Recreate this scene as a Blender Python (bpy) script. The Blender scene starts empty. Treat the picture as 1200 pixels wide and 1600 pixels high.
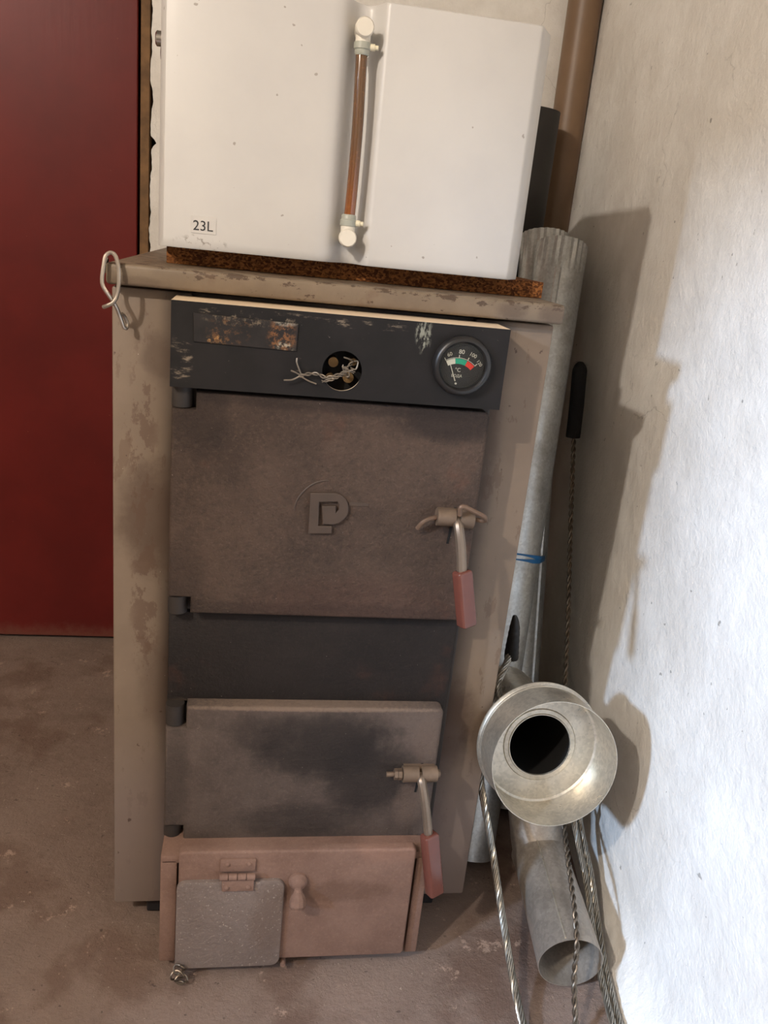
import bpy, bmesh, math, random
from mathutils import Vector, Matrix, noise
random.seed(7)
C = bpy.context.scene.collection
SC = bpy.context.scene
V = Vector
PI = math.pi

# ------------------------------------------------------------------ camera, light, exposure
cam = bpy.data.cameras.new('camera')
cam.sensor_fit = 'VERTICAL'; cam.sensor_height = 32.0; cam.sensor_width = 24.0
cam.lens = 1294.07 / 1600 * 32.0
cam.clip_start = 0.02
cam_o = bpy.data.objects.new('camera', cam); C.objects.link(cam_o)
YAW, PITCH, ROLL = -0.1715749887, -0.3201816602, 0.1045294329
fwd = V((-math.sin(YAW)*math.cos(PITCH), math.cos(YAW)*math.cos(PITCH), math.sin(PITCH)))
rt = V((math.cos(YAW), math.sin(YAW), 0)); up = rt.cross(fwd)
r2 = math.cos(ROLL)*rt + math.sin(ROLL)*up; u2 = -math.sin(ROLL)*rt + math.cos(ROLL)*up
M = Matrix((r2, u2, -fwd)).transposed().to_4x4(); M.translation = V((0.156266, -0.952081, 0.943387))
cam_o.matrix_world = M
SC.camera = cam_o

wd = bpy.data.worlds.new('world'); SC.world = wd; wd.use_nodes = True
wd.node_tree.nodes['Background'].inputs[0].default_value = (0.75, 0.85, 1.0, 1)
wd.node_tree.nodes['Background'].inputs[1].default_value = 0.12

lamp = bpy.data.lights.new('ceiling_bulb', 'POINT'); lamp.energy = 112; lamp.color = (1.0, 0.90, 0.79); lamp.shadow_soft_size = 0.03
lamp_o = bpy.data.objects.new('ceiling_bulb', lamp); C.objects.link(lamp_o); lamp_o.location = (-1.10, -1.52, 1.98)

day = bpy.data.lights.new('window_daylight', 'AREA'); day.shape = 'RECTANGLE'; day.size = 0.42; day.size_y = 0.20
day.energy = 300; day.color = (0.52, 0.70, 0.97)
day_o = bpy.data.objects.new('window_daylight', day); C.objects.link(day_o)
DAYDIR = V((0.845, 0.47, -0.255)).normalized()
day_o.location = V((0.72, 0.14, 0.825)) - DAYDIR*4.6
day_o.rotation_euler = DAYDIR.to_track_quat('-Z', 'Y').to_euler()

SC.view_settings.view_transform = 'Standard'; SC.view_settings.look = 'None'
SC.view_settings.exposure = 0.0; SC.view_settings.gamma = 1.0
SC.view_settings.use_curve_mapping = False

# ------------------------------------------------------------------ materials
def lin(c):
    return tuple(((x/255)/12.92 if x/255 <= .04045 else ((x/255+.055)/1.055)**2.4) for x in c) + (1,)

class Mat:
    """small builder for node materials"""
    def __init__(s, name, rough=.6, metal=0.0, spec=.5):
        s.m = bpy.data.materials.new(name); s.m.use_nodes = True
        s.n = s.m.node_tree.nodes; s.l = s.m.node_tree.links
        s.b = s.n['Principled BSDF']
        s.b.inputs['Roughness'].default_value = rough; s.b.inputs['Metallic'].default_value = metal
        s.b.inputs['Specular IOR Level'].default_value = spec
        s.tc = s.n.new('ShaderNodeTexCoord')
        s.geo = s.n.new('ShaderNodeNewGeometry')
        s.bump_in = None
    def pos(s, scale=(1,1,1)):
        mp = s.n.new('ShaderNodeMapping'); mp.inputs['Scale'].default_value = scale
        s.l.new(s.geo.outputs['Position'], mp.inputs['Vector']); return mp.outputs[0]
    def noise(s, scale, detail=5, rough=.6, vec=None, dist=0):
        t = s.n.new('ShaderNodeTexNoise'); t.inputs['Scale'].default_value = scale
        t.inputs['Detail'].default_value = detail; t.inputs['Roughness'].default_value = rough
        t.inputs['Distortion'].default_value = dist
        s.l.new(vec or s.pos(), t.inputs['Vector']); return t.outputs['Fac']
    def voro(s, scale, feature='F1', out='Distance', vec=None, rnd=1):
        t = s.n.new('ShaderNodeTexVoronoi'); t.feature = feature; t.inputs['Scale'].default_value = scale
        t.inputs['Randomness'].default_value = rnd
        s.l.new(vec or s.pos(), t.inputs['Vector']); return t.outputs[out]
    def ramp(s, fac, a, b, lo=0.0, hi=1.0):
        r = s.n.new('ShaderNodeMapRange'); r.interpolation_type = 'SMOOTHSTEP'
        r.inputs['From Min'].default_value = a; r.inputs['From Max'].default_value = b
        r.inputs['To Min'].default_value = lo; r.inputs['To Max'].default_value = hi
        s.l.new(fac, r.inputs['Value']); return r.outputs[0]
    def math(s, op, a, b=None):
        t = s.n.new('ShaderNodeMath'); t.operation = op
        for i, x in enumerate((a, b)):
            if x is None: continue
            if isinstance(x, (int, float)): t.inputs[i].default_value = x
            else: s.l.new(x, t.inputs[i])
        return t.outputs[0]
    def xyz(s):
        t = s.n.new('ShaderNodeSeparateXYZ'); s.l.new(s.geo.outputs['Position'], t.inputs[0]); return t.outputs
    def mix(s, fac, a, b):
        t = s.n.new('ShaderNodeMix'); t.data_type = 'RGBA'
        for i, x in ((6, a), (7, b)):
            if isinstance(x, tuple): t.inputs[i].default_value = x
            else: s.l.new(x, t.inputs[i])
        if isinstance(fac, (int, float)): t.inputs[0].default_value = fac
        else: s.l.new(fac, t.inputs[0])
        return t.outputs[2]
    def color(s, c):
        if isinstance(c, tuple): s.b.inputs['Base Color'].default_value = c
        else: s.l.new(c, s.b.inputs['Base Color'])
        return s
    def rough(s, v): s.l.new(v, s.b.inputs['Roughness']); return s
    def bump(s, h, strength=.3, dist=.002):
        t = s.n.new('ShaderNodeBump'); t.inputs['Strength'].default_value = strength; t.inputs['Distance'].default_value = dist
        s.l.new(h, t.inputs['Height'])
        if s.bump_in: s.l.new(s.bump_in, t.inputs['Normal'])
        s.bump_in = t.outputs[0]; s.l.new(s.bump_in, s.b.inputs['Normal']); return s
    def blob(s, x, z, rx, rz):
        """0..1 stain mask, round in the x/z plane, with a ragged edge"""
        p = s.xyz()
        a = s.math('POWER', s.math('DIVIDE', s.math('SUBTRACT', p[0], x), rx), 2)
        b = s.math('POWER', s.math('DIVIDE', s.math('SUBTRACT', p[2], z), rz), 2)
        d = s.math('ADD', s.math('ADD', a, b), s.math('MULTIPLY', s.math('SUBTRACT', s.noise(max(22, .8/min(rx, rz)), 6, .7), .5), 1.7))
        return s.ramp(d, 0.15, 1.3, 1, 0)

def plain(name, rgb, rough=.6, metal=0.0, var=.12, scale=40, spec=.5, bump=0.0):
    m = Mat(name, rough, metal, spec); c = lin(rgb)
    dark = tuple(x*(1-var*2) for x in c[:3]) + (1,)
    m.color(m.mix(m.ramp(m.noise(scale), .3, .7), dark, c))
    if bump: m.bump(m.noise(scale*6), bump, .001)
    return m.m

def mk_plaster():
    m = Mat('wall_plaster', .85, spec=.25)
    c = m.mix(m.ramp(m.noise(6, 8, .65), .35, .7), lin((222,217,209)), lin((238,235,229)))
    sp = m.ramp(m.noise(70, 3, .5), .72, .75)
    c = m.mix(m.math('MULTIPLY', sp, .6), c, lin((110,104,98)))
    wob = m.n.new('ShaderNodeTexNoise'); wob.inputs['Scale'].default_value = 9; wob.inputs['Detail'].default_value = 6; m.l.new(m.pos(), wob.inputs['Vector'])
    ad = m.n.new('ShaderNodeMixRGB'); ad.blend_type = 'ADD'; ad.inputs[0].default_value = .16; m.l.new(m.pos(), ad.inputs[1]); m.l.new(wob.outputs['Color'], ad.inputs[2])
    cr = m.ramp(m.voro(3.1, 'DISTANCE_TO_EDGE', vec=ad.outputs[0]), 0.0, .004, 1, 0)
    cr = m.math('MULTIPLY', cr, m.ramp(m.noise(3.2, 2), .52, .6))
    c = m.mix(m.math('MULTIPLY', cr, .35), c, lin((130,124,118)))
    m.color(c)
    m.bump(m.noise(30, 8, .66), .6, .008).bump(m.noise(9, 4, .5), .3, .014)
    m.bump(m.noise(150, 4, .6), .35, .002)
    return m.m

def mk_floor():
    m = Mat('floor_concrete', .8, spec=.3)
    c = m.mix(m.ramp(m.noise(4, 6, .6), .3, .7), lin((122,103,92)), lin((146,126,114)))
    c = m.mix(m.math('MULTIPLY', m.ramp(m.noise(70, 6, .7), .42, .62), .5), c, lin((140,122,110)))
    c = m.mix(m.math('MULTIPLY', m.ramp(m.noise(5.5, 6, .6), .50, .62), .6), c, lin((106,82,69)))
    c = m.mix(m.math('MULTIPLY', m.ramp(m.noise(12, 8, .75), .60, .64), .7), c, lin((186,160,142)))
    c = m.mix(m.math('MULTIPLY', m.ramp(m.noise(140, 4, .7), .66, .71), .7), c, lin((190,172,156)))
    c = m.mix(m.math('MULTIPLY', m.ramp(m.noise(110, 3, .6), .33, .28), .6), c, lin((66,54,47)))
    m.color(c); m.bump(m.noise(60, 8, .75), .7, .006).bump(m.noise(300, 3), .3, .0015)
    return m.m

def mk_jacket():
    m = Mat('taupe_jacket_paint', .5, spec=.4)
    c = m.mix(m.ramp(m.noise(9, 6, .6), .3, .7), lin((122,106,91)), lin((132,116,100)))
    st = m.ramp(m.noise(32, 8, .7, vec=m.pos((1,1,.4))), .57, .60)
    c = m.mix(m.math('MULTIPLY', st, .45), c, lin((98,76,60)))
    p = m.xyz()
    # scorch marks alongside the cast front, heaviest at the height of the firing door and the sill below
    left = m.math('MULTIPLY', m.ramp(p[0], .046, .074), m.ramp(p[0], .3, .2)); right = m.math('MULTIPLY', m.ramp(p[0], .466, .424), m.ramp(p[0], .2, .3))
    nz = m.noise(9, 5, .6, vec=m.pos((1.5,1,.7)))
    k = m.math('MULTIPLY', m.math('MAXIMUM', left, right), m.ramp(nz, .3, .6, .75, 1.0))
    c = m.mix(k, c, lin((48,38,32)))
    for b in ((.05,.60,.05,.075,.6), (.06,.375,.035,.07,.35), (.445,.32,.035,.075,.7), (.435,.69,.02,.13,.4), (.05,.79,.02,.03,.45)):
        c = m.mix(m.math('MULTIPLY', m.blob(*b[:4]), b[4]), c, lin((66,46,35)))
    worn = m.math('MULTIPLY', m.ramp(m.noise(48, 7, .7, vec=m.pos((1,1,.55))), .5, .53), m.math('MAXIMUM', m.blob(.033, .69, .018, .14), m.blob(.038, .50, .02, .12)))
    c = m.mix(m.math('MULTIPLY', worn, .6), c, lin((92,70,56)))
    low = m.ramp(m.math('ADD', p[2], m.math('MULTIPLY', m.noise(14), .12)), .42, .2)
    c = m.mix(m.math('MULTIPLY', low, .55), c, lin((136,123,120)))
    c = m.mix(m.math('MULTIPLY', m.ramp(m.noise(230, 2), .75, .78), .5), c, lin((205,196,182)))
    c = m.mix(m.math('MULTIPLY', m.ramp(m.noise(75, 3), .69, .73), .8), c, lin((70,52,42)))
    m.color(c); m.bump(m.noise(50, 5), .12, .002)
    return m.m

def mk_lid():
    m = Mat('taupe_lid_paint', .5, spec=.4)
    c = m.mix(m.ramp(m.noise(11, 6, .6), .3, .7), lin((112,97,80)), lin((132,116,97)))
    p = m.xyz()
    # chipped paint along the upper front edge of the fold
    edge = m.ramp(p[2], .874, .889)
    chip = m.ramp(m.math('ADD', m.noise(60, 6, .75, vec=m.pos((.7,1,1.5))), m.math('MULTIPLY', edge, .11)), .63, .655)
    c = m.mix(m.math('MULTIPLY', chip, .85), c, lin((72,55,42)))
    c = m.mix(m.math('MULTIPLY', m.ramp(m.noise(16, 4, .6), .56, .68), .5), c, lin((108,86,66)))
    for b in ((.44,.878,.02,.01,.6), (.49,.878,.02,.012,.6), (.03,.872,.03,.006,.4)):
        c = m.mix(m.math('MULTIPLY', m.blob(*b[:4]), b[4]), c, lin((86,70,58)))
    m.color(c); m.bump(m.noise(70, 5), .15, .002)
    return m.m

def mk_cast(name, a, b, dust, soot_or_shade, blobs=(), bump=.5, rust=0.0, grain=.12, sthr=.755):
    m = Mat(name, .72, spec=.3)
    c = m.mix(m.ramp(m.noise(10, 6, .65), .3, .7), lin(a), lin(b))
    c = m.mix(m.math('MULTIPLY', m.ramp(m.noise(230, 5, .75), .48, .75), .45), c, lin(dust))
    for bl in blobs:
        c = m.mix(m.math('MULTIPLY', m.blob(*bl[:4]), bl[4]), c, lin(bl[5] if len(bl) > 5 else soot_or_shade))
    c = m.mix(m.math('MULTIPLY', m.ramp(m.noise(170, 6, .7), .48, .36), grain), c, lin(soot_or_shade))
    if rust: c = m.mix(m.math('MULTIPLY', m.ramp(m.noise(14, 5, .6), .6, .75), rust), c, lin((120,72,52)))
    c = m.mix(m.math('MULTIPLY', m.ramp(m.noise(300, 2), sthr, sthr+.03), .5), c, lin((190,178,165)))
    m.color(c); m.bump(m.noise(170, 6, .7), min(1, bump*1.8), .0040).bump(m.noise(30, 5), bump*.6, .004)
    return m.m

def mk_panel():
    m = Mat('black_panel_paint', .6, spec=.25)
    c = m.mix(m.ramp(m.noise(14, 6, .6), .3, .7), lin((25,23,22)), lin((35,32,31)))
    p = m.xyz()
    top = m.ramp(m.math('ADD', p[2], m.math('MULTIPLY', m.noise(50, 4), .012)), .862, .869)
    chips = m.math('MULTIPLY', m.ramp(m.noise(48, 6, .7), .56, .66), m.blob(.145,.846,.065,.016))
    c = m.mix(m.math('MULTIPLY', chips, .8), c, lin((150,135,115)))
    sc = m.math('MULTIPLY', m.ramp(m.noise(60, 7, .75, vec=m.pos((.5,1,1.6))), .55, .66), m.math('MAXIMUM', m.math('MAXIMUM', m.blob(.16,.852,.07,.006), m.blob(.27,.852,.05,.005)), m.math('MAXIMUM', m.blob(.08,.80,.012,.03), m.blob(.20,.81,.006,.02))))
    c = m.mix(m.math('MULTIPLY', sc, .8), c, lin((140,126,108)))
    drip = m.math('MULTIPLY', m.blob(.334,.847,.009,.020), m.ramp(m.noise(130, 5, .7, vec=m.pos((1,1,.35))), .5, .58))
    c = m.mix(m.math('MULTIPLY', drip, .8), c, lin((150,150,135)))
    nrm = m.n.new('ShaderNodeSeparateXYZ'); m.l.new(m.geo.outputs['Normal'], nrm.inputs[0])
    upf = m.ramp(nrm.outputs[2], .35, .8)          # dust settles on what faces up
    c = m.mix(upf, c, lin((226,204,174)))
    c = m.mix(m.math('MULTIPLY', m.ramp(m.noise(260, 2), .745, .78), .5), c, lin((150,142,130)))
    m.color(c); m.bump(m.noise(90, 4), .12, .001)
    return m.m

def mk_tin():
    m = Mat('rusty_label_tin', .6, spec=.3)
    c = m.mix(m.ramp(m.noise(40, 5, .6), .3, .7), lin((32,29,28)), lin((42,38,36)))
    for x, z, rx, rz, sc, th, col in ((.128,.836,.022,.018,110,.5,(106,74,46)), (.183,.833,.016,.022,150,.47,(126,84,50)), (.114,.823,.012,.006,260,.5,(170,126,76)), (.145,.846,.05,.006,120,.5,(120,106,88)), (.186,.822,.010,.006,200,.5,(170,160,140)), (.185,.847,.014,.004,200,.45,(150,142,128))):
        k = m.math('MULTIPLY', m.ramp(m.noise(sc, 7, .75), th, th+.12), m.blob(x, z, rx, rz))
        c = m.mix(m.math('MULTIPLY', k, .85), c, lin(col))
    m.color(c); m.bump(m.noise(150, 5, .7), .3, .001)
    return m.m

def mk_enamel():
    m = Mat('white_enamel', .33, spec=.5)
    c = m.mix(m.ramp(m.noise(8), .3, .7), lin((200,198,195)), lin((206,204,200)))
    c = m.mix(m.math('MULTIPLY', m.ramp(m.noise(95, 2, .5), .755, .775), .6), c, lin((120,108,95)))
    k = m.math('MULTIPLY', m.ramp(m.noise(170, 5, .7), .55, .62), m.blob(.09, .916, .03, .008))
    c = m.mix(m.math('MULTIPLY', k, .7), c, lin((120,112,104)))
    m.color(c); m.bump(m.noise(6, 2), .04, .01)
    return m.m

def mk_galv(name='galvanised_steel', tint=(206,210,210), rough=.36, metal=.7):
    m = Mat(name, rough, metal)
    sp = m.voro(260, 'F1', 'Color')
    bw = m.n.new('ShaderNodeRGBToBW'); m.l.new(sp, bw.inputs[0])
    c = m.mix(m.ramp(bw.outputs[0], .1, .9, .2, .8), tuple(x*.72 for x in lin(tint)[:3])+(1,), lin(tint))
    c = m.mix(m.math('MULTIPLY', m.ramp(m.noise(18, 5), .5, .7), .35), c, lin((120,112,100)))
    m.color(c); m.rough(m.ramp(m.noise(25, 4), .3, .7, rough-.07, rough+.12)); m.bump(m.noise(14, 3), .1, .004)
    return m.m

def mk_chipboard():
    m = Mat('chipboard', .85, spec=.2)
    v = m.voro(420, 'F1', 'Color', vec=m.pos((.8,1,1.2)))
    bw = m.n.new('ShaderNodeRGBToBW'); m.l.new(v, bw.inputs[0])
    c = m.mix(m.ramp(bw.outputs[0], .15, .85), lin((78,44,22)), lin((146,94,50)))
    c = m.mix(m.math('MULTIPLY', m.ramp(m.noise(300, 3), .58, .66), .8), c, lin((64,36,18)))
    m.color(c); m.bump(m.noise(500, 3), .5, .001)
    return m.m

def mk_door_red():
    m = Mat('dark_red_door_paint', .42, spec=.2)
    c = m.mix(m.ramp(m.noise(5, 4), .3, .7), lin((92,28,25)), lin((106,33,29)))
    p = m.xyz()
    dust = m.math('MULTIPLY', m.ramp(m.math('ADD', p[2], m.math('MULTIPLY', m.noise(40, 5, .7), .05)), .065, .03), .6)
    c = m.mix(dust, c, lin((120,78,66)))
    c = m.mix(m.math('MULTIPLY', m.ramp(m.noise(60, 3, .7), .72, .75), .6), c, lin((170,110,92)))
    m.color(c); m.bump(m.noise(30, 4, vec=m.pos((3,1,.3))), .08, .002)
    m.rough(m.ramp(p[2], .0, .4, .6, .4))
    return m.m

def mk_glass():
    m = bpy.data.materials.new('gauge_glass'); m.use_nodes = True
    n, l = m.node_tree.nodes, m.node_tree.links
    n.remove(n['Principled BSDF'])
    t = n.new('ShaderNodeBsdfTransparent'); t.inputs[0].default_value = (.97,.97,.95,1)
    g = n.new('ShaderNodeBsdfGlossy'); g.inputs['Roughness'].default_value = .06
    f = n.new('ShaderNodeFresnel'); f.inputs[0].default_value = 1.16
    x = n.new('ShaderNodeMixShader'); l.new(f.outputs[0], x.inputs[0]); l.new(t.outputs[0], x.inputs[1]); l.new(g.outputs[0], x.inputs[2])
    l.new(x.outputs[0], n['Material Output'].inputs[0])
    return m

def mk_tube():
    m = Mat('amber_water_hose', .16, spec=.6)
    p = m.xyz()
    c = m.mix(m.ramp(m.math('ADD', p[2], m.math('MULTIPLY', m.noise(40, 4), .03)), .95, 1.06), lin((138,78,32)), lin((98,68,42)))
    c = m.mix(m.math('MULTIPLY', m.ramp(m.noise(140, 4, .7), .55, .7), .5), c, lin((150,96,52)))
    m.color(c); m.b.inputs['Coat Weight'].default_value = .6; m.b.inputs['Coat Roughness'].default_value = .05
    m.b.inputs['Subsurface Weight'].default_value = .15; m.b.inputs['Subsurface Radius'].default_value = (.01,.004,.002)
    return m.m

MT = dict(
    plaster=mk_plaster(), oldwall=plain('grey_limewash', (168,160,150), .9, scale=6), floor=mk_floor(), jacket=mk_jacket(), lid=mk_lid(), panel=mk_panel(),
    emblem=plain('cast_emblem_iron', (76,62,52), .6, var=.08, bump=.1),
    updoor=mk_cast('cast_upper_door', (70,57,49), (92,75,64), (116,97,84), (42,35,32),
        [(.38,.755,.07,.03,.75), (.10,.74,.035,.06,.5), (.24,.763,.2,.012,.55), (.085,.55,.03,.06,.4), (.24,.51,.2,.015,.4), (.30,.515,.15,.05,.2,(96,62,52))], rust=.2, grain=.25, bump=.6),
    mid=mk_cast('cast_middle_plate', (32,27,25), (41,35,32), (54,46,41), (26,23,22), [(.085,.36,.03,.02,.5,(100,84,72))], bump=.3, rust=.15),
    lowdoor=mk_cast('cast_lower_door', (78,67,61), (100,87,79), (116,101,92), (38,33,31),
        [(.27,.325,.10,.055,.85), (.33,.28,.07,.07,.8), (.19,.345,.05,.03,.45), (.24,.21,.09,.03,.5), (.385,.235,.022,.04,.6,(112,95,84)), (.40,.34,.02,.04,.4,(112,95,84)), (.25,.3775,.17,.004,.7,(134,114,98)), (.085,.27,.02,.09,.4)], bump=.35),
    ash=mk_cast('ash_door_paint', (120,93,80), (138,110,96), (152,126,110), (98,74,60), [(.30,.13,.07,.02,.5), (.36,.2,.05,.03,.35,(156,118,100))], bump=.22),  # brown streak right of the knob: the knob's side shadow painted in
    flap=mk_cast('ash_flap_steel', (118,104,96), (132,118,110), (152,139,130), (112,92,80), [(.21,.09,.03,.07,.5)], bump=.35, sthr=.66),
    castdark=plain('dark_cast_knuckle', (50,43,39), .7, var=.15, bump=.2),
    soot_or_shade=plain('recess_black', (20,18,17), .9, var=.1),  # near-black for hole and slot fills; paints the reducer tube's inner shade
    barrel=plain('brown_latch_steel', (128,108,90), .5, .35, var=.15),
    rod=plain('dusty_wire_rod', (122,98,80), .55, .3, var=.15),
    lever=plain('worn_lever_steel', (140,124,108), .4, .6, var=.1),
    grip=plain('red_grip_plastic', (106,62,52), .2, var=.05, spec=.6),
    bezel=plain('black_bezel', (34,32,31), .38, var=.1),
    dial=plain('dial_black', (30,28,27), .6, var=.05),
    dwhite=plain('dial_white', (205,202,190), .6, var=.02), dgreen=plain('dial_green', (20,158,126), .6, var=.02), dred=plain('dial_red', (222,52,34), .6, var=.02),
    ink=plain('black_ink', (42,42,44), .7, var=.02),
    glass=mk_glass(), wire=plain('bare_wire', (150,138,122), .45, .6, var=.15),
    tin=mk_tin(),
    brass=plain('dull_brass', (126,98,60), .5, .6, var=.2),
    white=mk_enamel(),
    fitting=plain('white_fitting_plastic', (228,222,208), .4, var=.03), clamp=plain('grey_clamp_plastic', (168,170,158), .4, var=.05),
    screw=plain('cream_screw_plastic', (226,218,190), .45, var=.04), sticker=plain('sticker_paper', (206,203,198), .5, var=.02),
    tube=mk_tube(), chip=mk_chipboard(), galv=mk_galv(), galvw=mk_galv('galvanised_reducer', (214,206,190), .34, .7), galvd=mk_galv('dull_stove_pipe', (188,178,166), .42, .65),
    chrome=plain('chrome', (200,198,194), .15, 1.0, var=.03),
    clip=plain('zinc_spring_wire', (190,180,168), .3, .8, var=.08),
    red=mk_door_red(), jamb=plain('raw_door_frame_wood', (132,98,62), .75, var=.25, scale=25), gap=plain('dark_gap', (28,22,18), .9, var=.1),
    brown=plain('brown_pipe_paint', (126,100,76), .45, var=.08, scale=12), black=plain('black_flue_steel', (40,36,33), .6, var=.2, scale=14),
    strap=plain('blue_strap_plastic', (38,110,168), .4, var=.08), tape=plain('black_tape', (24,23,23), .45, var=.1),
    rope=plain('steel_rope_wire', (176,170,158), .33, .9, var=.15, scale=120), ropedk=plain('twisted_rod_wire', (128,116,102), .4, .85, var=.2, scale=120),
    brush=plain('black_brush_bristle', (22,19,18), .9, var=.2, scale=200, bump=.6), foot=plain('black_base_block', (34,30,32), .8, var=.2),
)

# ------------------------------------------------------------------ mesh helpers
def obj(name, bm, mat, parent=None, smooth=False, angle=None):
    me = bpy.data.meshes.new(name)
    bmesh.ops.recalc_face_normals(bm, faces=bm.faces[:])
    if smooth:
        for f in bm.faces: f.smooth = True
        lim = math.radians(angle or 35)
        for e in bm.edges:
            if len(e.link_faces) == 2 and e.calc_face_angle(0) > lim: e.smooth = False
    off = V((0,0,0)); p = parent
    while p is not None: off += p.location; p = p.parent
    if off.length: bmesh.ops.translate(bm, verts=bm.verts[:], vec=-off)
    bm.to_mesh(me); bm.free()
    me.materials.append(mat)
    o = bpy.data.objects.new(name, me); C.objects.link(o)
    if parent: o.parent = parent
    return o
def thing(name, label, cat, loc=(0,0,0), group=None):
    o = bpy.data.objects.new(name, None); C.objects.link(o); o.location = loc
    o['label'] = label; o['category'] = cat
    if group: o['group'] = group
    return o
def tag(o, label, cat, group=None):
    o['label'] = label; o['category'] = cat
    if group: o['group'] = group
    return o
def struct(o): o['kind'] = 'structure'; return o
def B(): return bmesh.new()

def add_box(bm, x0, x1, y0, y1, z0, z1, bev=0.0, seg=2, mat=None):
    vs = [bm.verts.new((x, y, z)) for x in (x0, x1) for y in (y0, y1) for z in (z0, z1)]
    fs = [(0,1,3,2), (4,6,7,5), (0,4,5,1), (2,3,7,6), (0,2,6,4), (1,5,7,3)]
    faces = [bm.faces.new([vs[i] for i in f]) for f in fs]
    bmesh.ops.recalc_face_normals(bm, faces=faces)
    if bev:
        es = list({e for f in faces for e in f.edges})
        r = bmesh.ops.bevel(bm, geom=es, offset=bev, segments=seg, profile=.5, affect='EDGES')
        vs = list({v for f in r['faces'] for v in f.verts} | {v for v in vs if v.is_valid})
    if mat is not None: bmesh.ops.transform(bm, matrix=mat, verts=[v for v in vs if v.is_valid])
    return vs

def frame_at(d):
    d = d.normalized(); a = V((0,0,1)) if abs(d.z) < .9 else V((1,0,0))
    u = d.cross(a).normalized(); return u, d.cross(u).normalized()

def add_cyl(bm, p0, p1, r0, r1=None, n=24, cap=True):
    p0, p1 = V(p0), V(p1); r1 = r0 if r1 is None else r1
    u, v = frame_at(p1-p0)
    ring = [[bm.verts.new(p + (u*math.cos(2*PI*i/n) + v*math.sin(2*PI*i/n))*r) for i in range(n)] for p, r in ((p0, r0), (p1, r1))]
    for i in range(n):
        bm.faces.new((ring[0][i], ring[0][(i+1) % n], ring[1][(i+1) % n], ring[1][i]))
    if cap: bm.faces.new(ring[0][::-1]); bm.faces.new(ring[1])
    return ring

def add_lathe(bm, o, d, prof, n=48, closed=False, u=None):
    """prof: list of (distance along d, radius); closed joins last to first (a thin-walled shell)"""
    o, d = V(o), V(d).normalized(); uu, vv = frame_at(d)
    rings = []
    for t, r in prof:
        if r < 1e-6: rings.append([bm.verts.new(o+d*t)]); continue
        rings.append([bm.verts.new(o + d*t + (uu*math.cos(2*PI*i/n)+vv*math.sin(2*PI*i/n))*r) for i in range(n)])
    pairs = list(zip(rings, rings[1:])) + ([(rings[-1], rings[0])] if closed else [])
    for a, b in pairs:
        for i in range(n):
            j = (i+1) % n
            if len(a) == 1 and len(b) == 1: continue
            if len(a) == 1: bm.faces.new((a[0], b[j], b[i]))
            elif len(b) == 1: bm.faces.new((a[i], a[j], b[0]))
            else: bm.faces.new((a[i], a[j], b[j], b[i]))

def spline(pts, n=12):
    """Catmull-Rom through the points"""
    P = [V(p) for p in pts]; P = [P[0]*2-P[1]] + P + [P[-1]*2-P[-2]]; out = []
    for i in range(1, len(P)-2):
        a, b, c, d = P[i-1:i+3]
        for k in range(n):
            t = k/n
            out.append(.5*((2*b) + (c-a)*t + (2*a-5*b+4*c-d)*t*t + (3*b-a-3*c+d)*t**3))
    out.append(P[-2]); return out

def frames(path):
    T = [(path[min(i+1, len(path)-1)] - path[max(i-1, 0)]).normalized() for i in range(len(path))]
    u, _ = frame_at(T[0]); F = []
    for t in T:
        u = (u - t*u.dot(t)).normalized(); F.append((t, u, t.cross(u)))
    return F

def add_tube(bm, path, r, n=10, cap=True):
    path = [V(p) for p in path]; F = frames(path); rings = []
    for k, (p, (t, u, v)) in enumerate(zip(path, F)):
        rr = r[k] if isinstance(r, (list, tuple)) else r
        rings.append([bm.verts.new(p + (u*math.cos(2*PI*i/n)+v*math.sin(2*PI*i/n))*rr) for i in range(n)])
    for a, b in zip(rings, rings[1:]):
        for i in range(n):
            j = (i+1) % n; bm.faces.new((a[i], a[j], b[j], b[i]))
    if cap: bm.faces.new(rings[0][::-1]); bm.faces.new(rings[-1])

def resample(path, step):
    out = [path[0].copy()]; acc = 0
    for a, b in zip(path, path[1:]):
        L = (b-a).length; s = step-acc
        while s <= L: out.append(a+(b-a)*(s/L)); s += step
        acc = (acc+L) % step
    out.append(path[-1].copy()); return out

def add_rope(bm, path, R, strands, pitch, step=.004, fat=1.0, n=6):
    p = resample(path, step); F = frames(p)
    rs = R*math.sin(PI/strands)/(1+math.sin(PI/strands))*fat; rc = R-rs
    for s in range(strands):
        pts = []
        for k, (q, (t, u, v)) in enumerate(zip(p, F)):
            a = 2*PI*(k*step/pitch + s/strands)
            pts.append(q + (u*math.cos(a)+v*math.sin(a))*rc)
        add_tube(bm, pts, rs, n)
    if strands > 3: add_tube(bm, p, max(rc*.8, rs*.6), n)

def add_prism(bm, poly, y0, y1, bev=0.0, seg=2):
    """outline in x/z (counter-clockwise or not), from back y1 to front y0 (smaller y = towards the viewer)"""
    f = bm.faces.new([bm.verts.new((x, y1, z)) for x, z in poly])
    r = bmesh.ops.extrude_face_region(bm, geom=[f])
    vs = [g for g in r['geom'] if isinstance(g, bmesh.types.BMVert)]
    bmesh.ops.translate(bm, verts=vs, vec=(0, y0-y1, 0))
    if bev:
        vset = set(vs)
        es = [e for e in bm.edges if e.verts[0] in vset and e.verts[1] in vset]
        bmesh.ops.bevel(bm, geom=es, offset=bev, segments=seg, profile=.5, affect='EDGES')

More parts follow.
